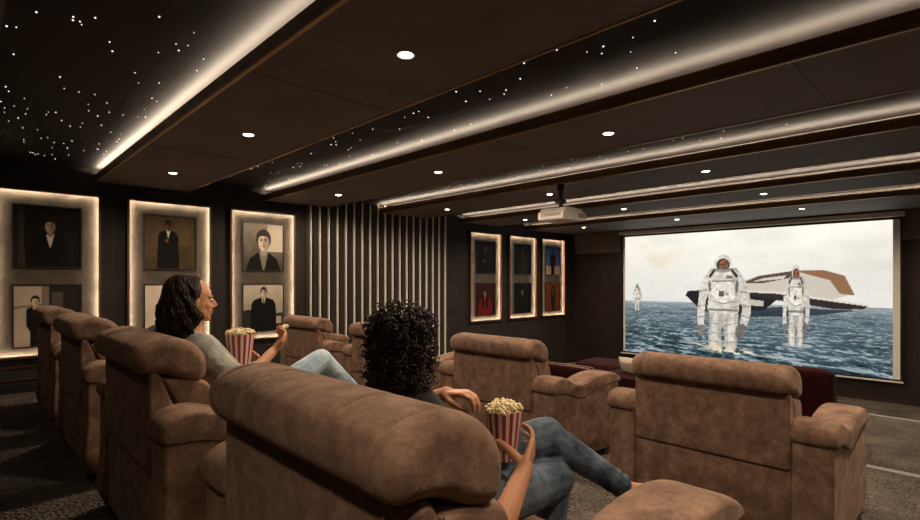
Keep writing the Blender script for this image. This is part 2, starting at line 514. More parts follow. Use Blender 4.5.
def person_print(bgs, skin, hair, coat, shirt=None, hx=.5, hy=.70, hs=.085, sh=.20, tie=None, long_hair=False, full=False, extra=None, grain=9, seed=1, arm=False):
    p = Paint(72, 82, .88)
    p.grad(bgs[0], bgs[1])
    n = p.noise(7, 8, seed)*.6+p.noise(25, 28, seed+1)*.4
    p.c += ((n-.5)*grain*2.2)[..., None]
    if extra: extra(p)
    w = sh
    if full:
        p.poly([(hx-w*.55, 0), (hx-w*.6, .25), (hx-w*.95, .34), (hx-w, hy-hs*1.9), (hx-w*.55, hy-hs*1.35), (hx+w*.55, hy-hs*1.35), (hx+w, hy-hs*1.9), (hx+w*.95, .34), (hx+w*.6, .25), (hx+w*.55, 0)], coat)
    else:
        p.poly([(hx-w*1.15, -.02), (hx-w*1.08, hy-hs*3.2), (hx-w*.85, hy-hs*1.95), (hx-hs*.6, hy-hs*1.2), (hx+hs*.6, hy-hs*1.2), (hx+w*.85, hy-hs*1.95), (hx+w*1.08, hy-hs*3.2), (hx+w*1.15, -.02)], coat)
    if long_hair:
        p.poly([(hx-hs*1.4, hy-hs*4.2), (hx-hs*1.35, hy+hs*.3), (hx-hs*.7, hy+hs*1.3), (hx+hs*.7, hy+hs*1.3), (hx+hs*1.35, hy+hs*.3), (hx+hs*1.4, hy-hs*4.2), (hx+hs*.5, hy-hs*4.4), (hx, hy-hs*1.4), (hx-hs*.5, hy-hs*4.4)], hair, smooth=True)
    p.poly([(hx-hs*.42, hy-hs*.6), (hx-hs*.5, hy-hs*1.5), (hx, hy-hs*1.9), (hx+hs*.5, hy-hs*1.5), (hx+hs*.42, hy-hs*.6)], np.asarray(skin)*.75)
    if shirt is not None:
        p.poly([(hx-hs*.62, hy-hs*1.25), (hx, hy-hs*3.6), (hx+hs*.62, hy-hs*1.25), (hx, hy-hs*1.75)], shirt)
    if tie is not None:
        p.poly([(hx-hs*.13, hy-hs*1.6), (hx+hs*.13, hy-hs*1.6), (hx+hs*.16, hy-hs*3.4), (hx, hy-hs*3.7), (hx-hs*.16, hy-hs*3.4)], tie)
    p.ell(hx, hy+hs*.28, hs*.98, hs*1.12, hair)
    p.ell(hx, hy-hs*.08, hs*.72, hs*.98, skin)
    p.ell(hx+hs*.34, hy-hs*.15, hs*.42, hs*.85, np.asarray(skin)*.62, .6)
    p.poly([(hx-hs*.78, hy+hs*.35), (hx-hs*.3, hy+hs*.62), (hx+hs*.4, hy+hs*.6), (hx+hs*.8, hy+hs*.3), (hx+hs*.5, hy+hs*1.2), (hx-hs*.5, hy+hs*1.2)], hair)
    dk = np.asarray(skin)*.25
    for s in (-.3, .3):
        p.ell(hx+hs*s, hy+hs*.08, hs*.15, hs*.09, dk)
        p.ell(hx+hs*s, hy+hs*.27, hs*.2, hs*.06, dk)
    p.ell(hx, hy-hs*.22, hs*.08, hs*.2, np.asarray(skin)*.7)
    p.ell(hx, hy-hs*.55, hs*.24, hs*.07, np.asarray(skin)*np.array([.6, .4, .4]))
    if arm:
        p.ell(hx-w*.15, hy-hs*4.2, hs*.55, hs*.5, np.asarray(skin)*.9)
    return p

def poster(name, x, z, paint, label, group):
    w, h = .60, .685
    r = empty(name, (x, LW-.012, z))
    mb = MB(); t = .014
    for b in ((-w/2-t, -.022, -h/2-t, w/2+t, 0, -h/2), (-w/2-t, -.022, h/2, w/2+t, 0, h/2+t), (-w/2-t, -.022, -h/2, -w/2, 0, h/2), (w/2, -.022, -h/2, w/2+t, 0, h/2), (-w/2, -.008, -h/2, w/2, 0, h/2)):
        mb.box(*b)
    mb.build('frame', M['frame'], r)
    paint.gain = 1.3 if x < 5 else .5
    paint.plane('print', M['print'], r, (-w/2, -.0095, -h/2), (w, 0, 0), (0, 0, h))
    tag(r, label, 'picture', group)

PZ0, PZ1 = .40, 2.27
def wall_panel(x0, x1, label):
    r = empty('backlit_wall_panel', ((x0+x1)/2, LW, PZ0))
    w = (x1-x0)/2; H = PZ1-PZ0
    mb = MB(); mb.box(-w, -.010, 0, w, 0, H); mb.build('backing', M['panel'], r)
    mb = MB(); t = .016; d = -.062; q = .012
    for b in ((-w-t, d, -t, w+t, 0, 0), (-w-t, d, H, w+t, 0, H+t), (-w-t, d, 0, -w, 0, H), (w, d, 0, w+t, 0, H),
              (-w, d, 0, w, d+.005, q), (-w, d, H-q, w, d+.005, H), (-w, d, q, -w+q, d+.005, H-q), (w-q, d, q, w, d+.005, H-q)):
        mb.box(*b)
    mb.build('rim', M['rim'], r)
    mb = MB(); s = .010; e = d+.0056
    for b in ((-w, 0, w, s), (-w, H-s, w, H), (-w, s, -w+s, H-s), (w-s, s, w, H-s)):
        mb.add([(b[0], e, b[1]), (b[2], e, b[1]), (b[2], e, b[3]), (b[0], e, b[3])], [(0, 1, 2, 3)])
    mb.build('light_strip', M['led_panel'], r)
    tag(r, label, 'wall panel', 'backlit portrait panels on the dark wall')

PX = [(.24, 1.21), (1.51, 2.48), (2.76, 3.72), (7.61, 8.56), (8.86, 9.82), (10.06, 11.0)]
PL = ['tall glowing wall panel at far left edge behind the empty recliners', 'tall glowing wall panel directly behind the woman in grey shirt',
      'tall glowing wall panel just left of the slatted wall', 'glowing wall panel just right of the slatted wall, with the woman in red below',
      'glowing wall panel with two near black portraits, middle of the far three', 'glowing wall panel nearest the screen wall corner, with blue sky portrait above']
for (a, b), l in zip(PX, PL):
    wall_panel(a, b, l)

def ex1(p):
    p.poly([(0, 0), (0, 1), (.14, 1), (.16, 0)], (58, 50, 42)); p.poly([(.02, 0), (.02, 1), (.05, 1), (.05, 0)], (30, 26, 22))
def ex2(p):
    p.poly([(0, 0), (0, 1), (.4, 1), (.4, 0)], (168, 150, 128)); p.poly([(.0, .62), (0, .66), (.4, .7), (.4, .66)], (120, 105, 88))
    p.poly([(.52, 0), (.52, 1), (1, 1), (1, 0)], (34, 30, 27)); p.poly([(.56, .1), (.56, .9), (.72, .9), (.72, .1)], (70, 62, 54))
def ex3(p):
    for k in range(4):
        p.ell(.2+.2*k, .55+.06*(k % 2), .1, .16, (104, 86, 58), .35)
def ex4(p):
    p.poly([(0, 0), (0, .18), (.2, .26), (.5, .17), (.8, .24), (1, .2), (1, 0)], (60, 54, 48)); p.poly([(0, .1), (.3, .2), (.6, .08), (.6, 0), (0, 0)], (26, 23, 20))
def ex5(p):
    p.poly([(.55, .4), (.6, 1), (1, 1), (1, .4)], (190, 176, 158))
def ex6(p):
    p.poly([(0, 0), (0, .45), (.2, .47), (.2, 0)], (40, 36, 32)); p.poly([(.72, .06), (.72, .36), (1, .38), (1, .06)], (40, 36, 32)); p.poly([(.78, .14), (.78, .3), (.95, .3), (.95, .14)], (150, 138, 120))
def ex9(p):
    p.poly([(0, 0), (0, .3), (1, .3), (1, 0)], (215, 190, 160))
def ex12(p):
    for k in range(6):
        p.poly([(.02+.17*k, 0), (.02+.17*k, 1), (.1+.17*k, 1), (.1+.17*k, 0)], (150, 78, 24), .6)

ZT, ZB = 1.755, .855
G1, G2 = 'monochrome portraits on the left panels', 'colour portraits on the far panels'
cx = [(a+b)/2 for a, b in PX]
p1 = person_print([(14, 11, 9), (30, 25, 20)], (176, 150, 120), (38, 30, 24), (12, 10, 9), (196, 184, 166), hx=.53, hy=.68, hs=.105, sh=.27, extra=ex1, seed=3)
poster('framed_portrait', cx[0], ZT, p1, 'dark framed portrait of person with white collar, upper picture at far left', G1)
p2 = person_print([(120, 106, 90), (110, 98, 84)], (196, 180, 158), (22, 18, 15), (16, 14, 12), (150, 138, 120), hx=.31, hy=.74, hs=.07, sh=.14, extra=ex2, full=True, seed=5)
poster('framed_portrait', cx[0], ZB, p2, 'framed picture of person in dark suit by pale wall, lower far left', G1)
p3 = person_print([(64, 50, 32), (92, 76, 50)], (110, 72, 48), (26, 18, 12), (10, 9, 9), (205, 195, 180), hx=.45, hy=.83, hs=.07, sh=.19, extra=ex3, tie=None, arm=True, seed=7)
poster('framed_portrait', cx[1], ZT, p3, 'framed portrait of person in black dinner suit against tan wall', G1)
p4 = Paint(72, 82, .88); p4.grad((170, 155, 135), (186, 172, 152)); p4.c += ((p4.noise(6, 7, 4)-.5)*18)[..., None]; ex4(p4)
poster('framed_picture', cx[1], ZB, p4, 'pale framed picture half hidden behind the head of the woman in grey', G1)
p5 = person_print([(60, 52, 45), (150, 138, 122)], (205, 188, 165), (52, 42, 34), (14, 12, 11), (120, 110, 96), hx=.5, hy=.62, hs=.19, sh=.40, extra=ex5, seed=9, grain=14)
poster('framed_portrait', cx[2], ZT, p5, 'large framed close-up of smiling person with tousled hair and open collar', G1)
p6 = person_print([(120, 110, 96), (176, 164, 146)], (190, 175, 152), (20, 16, 14), (9, 8, 8), (190, 180, 165), hx=.5, hy=.83, hs=.085, sh=.29, extra=ex6, tie=(14, 12, 12), seed=11)
poster('framed_portrait', cx[2], ZB, p6, 'framed picture of person in black suit and tie above the popcorn hand', G1)
p7 = person_print([(14, 14, 22), (40, 38, 58)], (150, 84, 58), (26, 18, 14), (10, 8, 9), None, hx=.5, hy=.80, hs=.10, sh=.34, seed=13, arm=True)
poster('framed_portrait', cx[3], ZT, p7, 'framed portrait of person in black against dim blue background', G2)
p8 = person_print([(58, 16, 18), (74, 22, 26)], (200, 140, 110), (12, 8, 8), (140, 22, 22), (160, 28, 28), hx=.48, hy=.70, hs=.105, sh=.32, long_hair=True, seed=15)
poster('framed_portrait', cx[3], ZB, p8, 'framed portrait of person with long black hair dressed in red', G2)
p9 = person_print([(14, 12, 11), (20, 17, 15)], (140, 86, 60), (18, 13, 10), (40, 34, 24), None, hx=.5, hy=.74, hs=.08, sh=.22, seed=17)
poster('framed_portrait', cx[4], ZT, p9, 'dark framed portrait of person in olive jacket, upper middle of far group', G2)
p10 = person_print([(9, 8, 8), (13, 11, 11)], (176, 150, 130), (10, 8, 8), (8, 7, 7), None, hx=.5, hy=.72, hs=.085, sh=.22, seed=19)
poster('framed_portrait', cx[4], ZB, p10, 'nearly black framed portrait with one small pale face', G2)
p11 = person_print([(110, 140, 180), (44, 92, 168)], (120, 70, 48), (20, 14, 12), (18, 20, 30), None, hx=.5, hy=.82, hs=.07, sh=.20, extra=ex9, full=True, seed=21)
poster('framed_portrait', cx[5], ZT, p11, 'framed portrait of person in navy under bright blue sky', G2)
p12 = person_print([(120, 60, 20), (150, 82, 30)], (150, 96, 66), (40, 22, 14), (50, 36, 28), (170, 130, 90), hx=.52, hy=.80, hs=.08, sh=.18, extra=ex12, full=True, long_hair=True, seed=23)
poster('framed_portrait', cx[5], ZB, p12, 'framed portrait of long-haired person against orange-brown boards', G2)

# wainscot mouldings under the panels, cornice line, baseboard
mb = MB()
for (a, b) in PX:
    zb = FLOORZ(min(max(a, BX), FX-.01))+.14; zt = .30
    for q in ((a, zt-.02, b, zt), (a, zb, b, zb+.02), (a, zb, a+.02, zt), (b-.02, zb, b, zt)):
        mb.box(q[0], LW-.014, q[1], q[2], LW, q[3])
structure(mb.build('trim_10', M['rim']), 'raised moulding frames under the glowing panels')
mb = MB()
for (x0, x1, z) in TIERS:
    mb.box(x0, LW-.016, z, x1, LW, z+.10)
structure(mb.build('baseboard_left', M['slatback']))
mb = MB()
for x in (1.36, 2.62, 3.80, 7.5, 8.71, 9.94, 11.14):
    mb.box(x-.004, LW-.004, -.8, x+.004, LW, SOF)
structure(mb.build('trim_11', M['slatback']), 'vertical joints between wall sections')

# slatted wall
r = empty('slat_wall', (5.44, LW, -.20))
tag(r, 'dark slatted wall section with vertical champagne metal strips between the portraits', 'slatted wall')
mb = MB(); mb.box(-1.52, -.02, -.3, 1.52, 0, 2.796); o = mb.build('backing', M['slatback'], r)
for k in range(19):
    xx = -1.45+.161*k
    st = MB(); st.bbox(xx-.0105, -.062, -.26, xx+.0105, -.02, 2.795, r=.003, seg=1)
    st.build('metal_strip', M['strip'], r)
mb = MB()
for k in range(18):
    xx = -1.45+.161*k+.0805
    mb.bbox(xx-.035, -.05, -.28, xx+.035, -.02, 2.795, r=.004, seg=1)
mb.build('batten', M['wall'], r)

# ------------------------------------------------------------------ projection screen
SX = 11.32
YL, YR, Z0, Z1 = 6.06, 1.09, -.41, 2.29
r = empty('projection_screen', (SX, (YL+YR)/2, Z0))
tag(r, 'large pull-down projection screen showing white-suited figures wading in blue sea', 'screen')
W = YL-YR; H = Z1-Z0
mb = MB(); mb.bbox(-.06, -W/2-.12, H+.045, .07, W/2+.10, H+.135, r=.012); mb.build('case', M['case'], r)
mb = MB(); mb.box(.004, -W/2-.085, -.03, .008, W/2+.085, H+.06); mb.build('black_border', M['frame'], r)
mb = MB(); mb.box(0, -W/2-.055, 0.0, .003, W/2, H+.0); mb.build('fabric', M['screenfabric'], r)
mb = MB(); mb.bbox(-.012, -W/2-.10, -.062, .018, W/2+.07, -.032, r=.006); mb.build('weight_bar', M['case'], r)

P = Paint(430, 234, 1.84)
P.grad((226, 224, 218), (250, 245, 232), .44, 1)
cl = P.noise(5, 6, 31)*.55+P.noise(12, 14, 32)*.3+P.noise(30, 30, 33)*.15
top = P.v > .44
P.c[top] += ((cl-.52)*34)[top][:, None]
P.c[top] -= (np.clip((cl-.55)*np.clip(1-np.hypot((P.u-.1)*1.5, P.v-.85)*2.2, 0, 1)*4, 0, 1)*np.ones_like(P.u))[top][:, None]*np.array([22, 34, 52])
sea = P.v <= .445
dep = np.clip((.445-P.v)/.445, 0, 1)
def tabn(x, y, seed):
    g = np.random.default_rng(seed).random((256, 256))
    i = np.floor(x).astype(int); k = np.floor(y).astype(int)
    a = x-i; b = y-k; a = a*a*(3-2*a); b = b*b*(3-2*b)
    G = lambda q, w: g[w % 256, q % 256]
    return (G(i, k)*(1-a)+G(i+1, k)*a)*(1-b)+(G(i, k+1)*(1-a)+G(i+1, k+1)*a)*b
pz = 1/(dep+.16); px_ = (P.u-.5)*pz
wob = tabn(px_*5, pz*9, 3)*.9
fr = np.zeros_like(P.u)
for q, (fu, fv, a) in enumerate([(8, 17, .34), (19, 38, .36), (42, 84, .30)]):
    fr += (1-np.abs(2*tabn(px_*fu+wob, pz*fv+P.u*fv*.25+wob*.6, 60+q)-1))*a
fr = fr*(1-.45*(1-dep))+.5*.45*(1-dep)
fr2 = tabn(px_*3, pz*4, 77)
base = np.stack([112-74*dep, 126-68*dep, 132-66*dep], -1)
hi = np.clip((fr-.62)*6.0, 0, 1)[..., None]; lo = np.clip((.50-fr)*4.5, 0, 1)[..., None]
seac = base*(.80+.42*fr2[..., None])*(1-.74*lo)
seac = seac*(1-hi*.8)+np.array([190, 202, 206])*hi*.8
hz = np.clip((P.v-.36)/.09, 0, 1)[..., None]*.55
seac = seac*(1-hz)+np.array([196, 200, 196])*hz
P.c[sea] = seac[sea]
# a plain angular pale launch lying in the shallows
P.poly([(.29, .50), (.30, .535), (.40, .55), (.56, .56), (.66, .50), (.60, .40), (.46, .39), (.33, .43)], (40, 36, 38))
P.poly([(.44, .545), (.50, .60), (.58, .655), (.72, .69), (.84, .665), (.89, .53), (.80, .47), (.62, .49)], (206, 196, 182))
P.poly([(.52, .60), (.585, .652), (.70, .686), (.70, .64), (.60, .60)], (96, 78, 66))
P.poly([(.56, .61), (.60, .635), (.68, .655), (.67, .63)], (214, 204, 190))
P.poly([(.70, .69), (.80, .69), (.865, .65), (.895, .52), (.85, .53), (.82, .62)], (146, 108, 78))
P.poly([(.44, .545), (.64, .53), (.935, .455), (.92, .432), (.84, .425), (.60, .49)], (54, 46, 46))
P.poly([(.44, .55), (.66, .54), (.94, .46), (.935, .45), (.64, .525), (.44, .535)], (222, 214, 200))
P.poly([(.44, .50), (.60, .47), (.60, .43), (.50, .44)], (196, 186, 172))
P.poly([(.33, .43), (.47, .40), (.66, .43), (.90, .42), (.78, .38), (.50, .34), (.36, .38)], (34, 40, 48), .75)
def suit(cx, top, bot, s, turned=0, far=False):
    Hh = top-bot
    wht, shd, drk, mid = (224, 217, 204), (150, 143, 134), (62, 58, 58), (190, 183, 172)
    X = lambda a: cx+a*s
    Y = lambda b: bot+b*Hh
    before = P.c.copy()
    pg = lambda pts, col, a=1.0, sm=False: P.poly([(X(p), Y(q)) for p, q in pts], col, a, sm)
    # pack behind the shoulders
    pg([(-.50, .50), (-.56, .80), (-.40, .86), (.44, .86), (.60, .80), (.56, .50)], mid)
    # legs
    pg([(-.44, 0), (-.50, .14), (-.46, .30), (-.42, .42), (.42, .42), (.48, .28), (.46, .12), (.40, 0), (.10, 0), (.03, .22), (-.06, .22), (-.10, 0)], mid, 1, True)
    pg([(-.38, 0), (-.42, .2), (-.30, .38), (-.18, .34), (-.16, .12), (-.18, 0)], wht, 1, True)
    pg([(.20, 0), (.16, .2), (.20, .36), (.36, .36), (.38, .18), (.34, 0)], wht, 1, True)
    for yy in (.08, .17, .27):
        pg([(-.44, yy), (-.12, yy-.015), (-.12, yy), (-.44, yy+.012)], shd, .7); pg([(.12, yy-.01), (.44, yy+.01), (.44, yy+.022), (.12, yy)], shd, .7)
    # arms, slightly bent, unequal
    pg([(-.42, .80), (-.62, .78), (-.78, .66), (-.86, .50), (-.90, .34), (-.84, .22), (-.68, .22), (-.64, .36), (-.60, .50), (-.50, .60)], wht, 1, True)
    pg([(.42, .80), (.62, .78), (.80, .66), (.90, .50), (.88, .36), (.72, .24), (.56, .26), (.62, .40), (.60, .50), (.50, .60)], (210, 203, 191), 1, True)
    for sg, yy in ((-1, .63), (-1, .47), (-1, .35), (1, .62), (1, .48), (1, .37)):
        pg([(sg*.56, yy-.01), (sg*.88, yy-.03), (sg*.88, yy-.015), (sg*.56, yy+.008)], shd, .75)
    pg([(-.90, .23), (-.86, .14), (-.74, .12), (-.64, .18), (-.66, .25)], (132, 126, 120), 1, True)
    pg([(.74, .26), (.66, .14), (.48, .13), (.40, .20), (.54, .28)], (120, 114, 110), 1, True)
    # torso
    pg([(-.50, .40), (-.50, .56), (-.56, .70), (-.46, .81), (-.20, .85), (.20, .85), (.46, .81), (.56, .70), (.50, .56), (.50, .40), (0, .37)], wht, 1, True)
    pg([(.22, .41), (.30, .60), (.30, .80), (.46, .80), (.54, .68), (.48, .56), (.48, .41)], mid, .9, True)
    pg([(-.34, .52), (-.38, .64), (-.30, .71), (.30, .71), (.38, .64), (.34, .52), (0, .49)], (236, 230, 219), 1, True)
    pg([(-.34, .52), (0, .49), (.34, .52), (.34, .507), (0, .475), (-.34, .507)], shd)
    pg([(-.38, .715), (.38, .715), (.38, .73), (-.38, .73)], shd, .9)
    pg([(-.50, .405), (.50, .405), (.50, .43), (-.50, .43)], (140, 132, 124))
    pg([(-.14, .56), (-.14, .62), (.04, .62), (.04, .56)], (104, 98, 94)); pg([(.08, .57), (.08, .60), (.2, .60), (.2, .57)], (170, 160, 150))
    pg([(.12, .75), (.12, .785), (.32, .775), (.32, .745)], (120, 110, 98))
    for sg in (-1, 1):
        pg([(sg*.50, .78), (sg*.30, .86), (sg*.24, .84), (sg*.44, .75)], drk)
        pg([(sg*.47, .60), (sg*.52, .70), (sg*.44, .74), (sg*.40, .62)], drk, .6)
    # helmet
    P.ell(X(0), Y(.905), .27*s, .094*Hh, (212, 206, 196))
    P.ell(X(0), Y(.955), .22*s, .034*Hh, (226, 221, 211))
    P.ell(X(.04*turned), Y(.892), .215*s, .068*Hh, (52, 44, 42))
    P.ell(X(.01+.06*turned), Y(.886), .150*s, .060*Hh, (168, 108, 80))
    P.ell(X(.06+.06*turned), Y(.884), .075*s, .048*Hh, (120, 74, 56), .7)
    for q in (-.055, .055):
        P.ell(X(q+.06*turned), Y(.898), .026*s, .007*Hh, (48, 32, 26))
    P.ell(X(.06*turned), Y(.858), .05*s, .006*Hh, (110, 58, 48))
    P.ell(X(0), Y(.838), .30*s, .022*Hh, (118, 110, 104)); P.ell(X(0), Y(.832), .24*s, .012*Hh, (168, 160, 150))
    # cloth creases: mottle only what was painted here
    ch = (np.abs(P.c-before).sum(-1) > 4)
    nz = tabn(P.u*70/ max(s*9, .3), P.v*55, 91)*.55+tabn(P.u*150, P.v*110, 92)*.45
    P.c[ch] = (P.c*(.78+.36*nz[..., None]))[ch]
suit(.062, .595, .365, .026, far=True)
suit(.712, .725, .17, .050, turned=.8)
P.ell(.715, .165, .05, .016, (225, 222, 214), .55)
suit(.447, .815, .09, .118)
fo = tabn(P.u*60, P.v*60, 95)*.6+tabn(P.u*130, P.v*120, 96)*.4
for (fx, fy, fw, fh, fc) in ((.45, .095, .13, .040, (222, 206, 172)), (.52, .075, .15, .026, (232, 226, 210)), (.36, .115, .06, .016, (214, 206, 190))):
    dd = np.hypot((P.u-fx)/fw, (P.v-fy)/fh)
    m_ = np.clip((1-dd)*1.6, 0, 1)*np.clip((fo-.36)*4, 0, 1)
    P.c = P.c*(1-m_[..., None])+np.array(fc)*m_[..., None]
g = rng.random(P.u.shape)
P.c += ((g-.5)*7)[..., None]
P.plane('picture', M['picture'], r, (-.002, W/2-.045, .0), (0, -W+.085, 0), (0, 0, H))

# ------------------------------------------------------------------ projector
r = empty('projector', (5.2, 3.70, 1.99))
tag(r, 'white projector hanging from ceiling on a black bracket', 'projector')
mb = MB()
prof = [(-.06, 0), (.34, 0), (.42, .015), (.42, .10), (.36, .115), (.30, .155), (.0, .155), (-.04, .115), (-.08, .10), (-.08, .015)]
v = [(x, -.19, z) for x, z in prof]+[(x, .19, z) for x, z in prof]; n = len(prof)
mb.add(v, [(i, (i+1) % n, n+(i+1) % n, n+i) for i in range(n)]+[tuple(range(n)), tuple(range(n, 2*n))])
o = mb.build('body', M['white'], r)
bv = o.modifiers.new('bevel', 'BEVEL'); bv.width = .012; bv.segments = 2
mb = MB()
for k in range(14):
    mb.box(-.083, -.15+.021*k, .045, -.078, -.138+.021*k, .09)
mb.build('rear_grille', M['grille'], r)
mb = MB()
for k in range(5):
    mb.box(.24+.03*k, -.194, .04, .258+.03*k, -.188, .095)
mb.build('side_grille', M['grille'], r)
mb = MB(); mb.lathe([(.05, 0), (.055, .03), (.045, .035), (.0, .03)], n=20); o = mb.build('lens', M['iris'], r); o.rotation_euler = (0, PI/2, 0); o.location = (.415, .05, .06)
mb = MB(); mb.lathe([(.028, .14), (.028, .46)], n=14, c=(.14, 0, 0)); mb.lathe([(.075, .155), (.06, .18), (.03, .19)], n=18, c=(.14, 0, 0)); mb.bbox(.085, -.05, .22, .195, .05, .27, r=.01); mb.lathe([(.04, .38), (.05, .455)], n=16, c=(.14, 0, 0))
mb.build('ceiling_bracket', M['black'], r, smooth=True, angle=40)

# ------------------------------------------------------------------ recliners
def make_recliner():
    r = empty('recliner', (0, 0, 0))
    mb = MB(); mb.bbox(.014, -.44, .055, .16, .44, .54, r=.015); mb.bbox(.10, -.44, .055, .95, .44, .30, r=.015); mb.build('base', M['suede'], r, smooth=True, angle=40)
    sh = [(0, .50), (0, .70), (0, .835), (.010, .862), (.035, .866), (.055, .84), (.085, .76), (.13, .65), (.19, .52), (.22, .45), (.18, .43), (.1, .44), (.015, .455)]
    mb = MB(); pillow(mb, crom(sh, 4), -.437, .437, .02, nmid=4, ins=.014); mb.build('back_shell', M['suede'], r, smooth=True, angle=55)
    hd = [(-.026, .868), (-.050, .90), (-.052, .945), (-.028, .983), (.02, 1.003), (.08, 1.010), (.14, 1.0), (.190, .972), (.226, .925), (.234, .870), (.222, .825), (.185, .808), (.13, .822), (.08, .850), (.03, .864)]
    mb = MB(); pillow(mb, crom(hd, 5), -.450, .450, .06, dips=(-.20, .20, -.372, .372), dip_d=.0085, dip_w=.010, ins=.042); mb.build('headrest', M['suede'], r, smooth=True)
    bc = [(.05, .835), (.11, .835), (.185, .825), (.240, .80), (.264, .74), (.284, .66), (.315, .55), (.37, .46), (.33, .43), (.24, .45), (.15, .62), (.09, .76)]
    mb = MB(); pillow(mb, crom(bc, 4), -.437, .437, .04, ins=.018); mb.build('backrest_cushion', M['suede'], r, smooth=True)
    sc = [(.30, .31), (.30, .40), (.38, .43), (.68, .44), (.86, .43), (.94, .40), (.955, .35), (.93, .29), (.6, .28)]
    mb = MB(); pillow(mb, crom(sc, 4), -.43, .43, .05, dips=(0,)); mb.build('seat_cushion', M['suede'], r, smooth=True)
    fr = [(.92, .07), (.92, .29), (.95, .29), (.975, .26), (.975, .10), (.95, .07)]
    mb = MB(); pillow(mb, crom(fr, 3), -.43, .43, .03); mb.build('footrest', M['suede'], r, smooth=True)
    for s in (-1, 1):
        ap = [(.008, .055), (.008, .35), (.008, .585), (.03, .605), (.14, .605), (.26, .575), (.36, .54), (.46, .53), (.60, .55), (.80, .58), (1.0, .59), (1.05, .575), (1.065, .50), (1.065, .2), (1.055, .055), (.6, .052), (.3, .052)]
        ya, yb = sorted((s*.438, s*.628))
        ap = [(x*.94, z + (.034 if z > .5 else 0)) for x, z in ap]
        mb = MB(); pillow(mb, crom(ap, 4), ya, yb, .03, nmid=3, ins=.02); arm = mb.build('armrest', M['suede'], r, smooth=True, angle=50)
        pd = [(-.012, .64), (.0, .69), (.05, .728), (.13, .738), (.22, .718), (.31, .68), (.385, .658), (.47, .66), (.60, .684), (.75, .698), (.90, .692), (1.02, .662), (1.078, .625), (1.07, .592), (1.0, .588), (.80, .578), (.60, .548), (.46, .528), (.36, .538), (.26, .573), (.14, .603), (.03, .605)]
        ya, yb = sorted((s*.43, s*.642))
        pd = [(x*.94, z) for x, z in pd]
        mb = MB(); pillow(mb, crom(pd, 4), ya, yb, .045, nmid=4, ins=.020); mb.build('arm_pad', M['suede'], arm, smooth=True)
    for x in (.08, .90):
        for y in (-.52, .52):
            mb = MB(); mb.lathe([(.028, 0), (.034, .056)], n=14, c=(x, y, 0)); mb.build('foot', M['black'], r, smooth=True, angle=40)
    return r

R1X, R2X = .55, 3.15
CY1 = [1.11, 2.83, 4.50, 6.05]
CY2 = [1.17, 2.89, 4.55, 6.19]
GR = 'brown recliners in two rows'
row1 = ['large brown suede recliner in the foreground, seating the curly-haired woman', 'brown suede recliner at left seating the woman in the grey shirt',
        'empty brown suede recliner in the back row, second from the left', 'empty brown suede recliner at the far left end of the back row']
row2 = ['empty brown suede recliner at right, backing onto the view of the screen', 'empty brown suede recliner beyond the held popcorn bucket, under the colour portraits',
        'brown suede recliner almost hidden behind the curly hair', 'empty brown suede recliner in front of the slatted wall, beyond the pale blue jeans']
rec0 = make_recliner(); first = True
for row, X, z, ys_ in ((row1, R1X, 0.0, CY1), (row2, R2X, -.22, CY2)):
    for y, l in zip(ys_, row):
        o = rec0 if first else dup(rec0, (0, 0, 0)); first = False
        o.location = (X, y, z); tag(o, l, 'recliner', GR)

# ------------------------------------------------------------------ maroon sofas in the front row
def sofa(x, y0, y1, z, hb, label, arms, piped=False, aw=.24):
    r = empty('sofa', (x, (y0+y1)/2, z)); w = (y1-y0)/2
    tag(r, label, 'sofa', 'maroon sofas in the front row')
    il = w-(aw if 1 in arms else 0); ir = -w+(aw if -1 in arms else 0)
    mb = MB(); mb.bbox(.0, ir, .05, .95, il, .32, r=.02); mb.build('base', M['maroon'], r, smooth=True, angle=40)
    bk = [(0, .06), (0, hb*.6), (.0, hb-.06), (.04, hb), (.14, hb+.005), (.22, hb-.05), (.27, .5), (.29, .33), (.2, .06)]
    mb = MB(); pillow(mb, crom(bk, 4), ir, il, .09, nmid=6, ins=.06); b = mb.build('back', M['maroon'], r, smooth=True)
    if piped:
        mb = MB(); mb.tube([(.04, ir+.02, hb-.016), (.04, ir+.06, hb+.002), (.04, il-.05, hb+.002)], .005, n=6); mb.tube([(.15, ir+.05, hb-.004), (.15, ir+.08, hb+.004), (.15, il-.05, hb+.004)], .005, n=6)
        mb.build('piping', M['piping'], b, smooth=True)
    sc = [(.25, .32), (.25, .42), (.4, .45), (.8, .45), (.95, .42), (.97, .35), (.9, .31)]
    nn = 2
    for k in range(nn):
        a = ir+(il-ir)*k/nn+.01; c = ir+(il-ir)*(k+1)/nn-.01
        mb = MB(); pillow(mb, crom(sc, 4), a, c, .05); mb.build('seat_cushion', M['maroon'], r, smooth=True)
    for s in arms:
        ap = [(0, .05), (0, .55), (.06, .60), (.5, .60), (.88, .58), (.95, .52), (.95, .05)]
        ya, yb = sorted((s*w, s*(w-aw)))
        mb = MB(); pillow(mb, crom(ap, 4), ya, yb, .05, nmid=3); mb.build('armrest', M['maroon'], r, smooth=True)
    for yy_ in (-w+.1, w-.1):
        for xx in (.08, .85):
            mb = MB(); mb.lathe([(.02, 0), (.026, .055)], n=12, c=(xx, yy_, 0)); mb.build('foot', M['black'], r, smooth=True, angle=40)
    return r
sofa(5.75, 1.0, 3.49, -.53, .94, 'dark maroon sofa in front of the screen, mostly hidden by the right recliner', (1,), aw=.72)
sofa(5.75, 3.53, 5.6, -.53, .65, 'low dark red sofa with pale piping, below the colour portraits', (), True)
r = empty('ottoman', (7.0, 4.0, -.53))
tag(r, 'low dark maroon ottoman between the two front sofas, partly hidden', 'ottoman')
mb = MB(); mb.bbox(0, -.6, .05, .75, .6, .36, r=.03); mb.build('base', M['maroon'], r, smooth=True, angle=40)
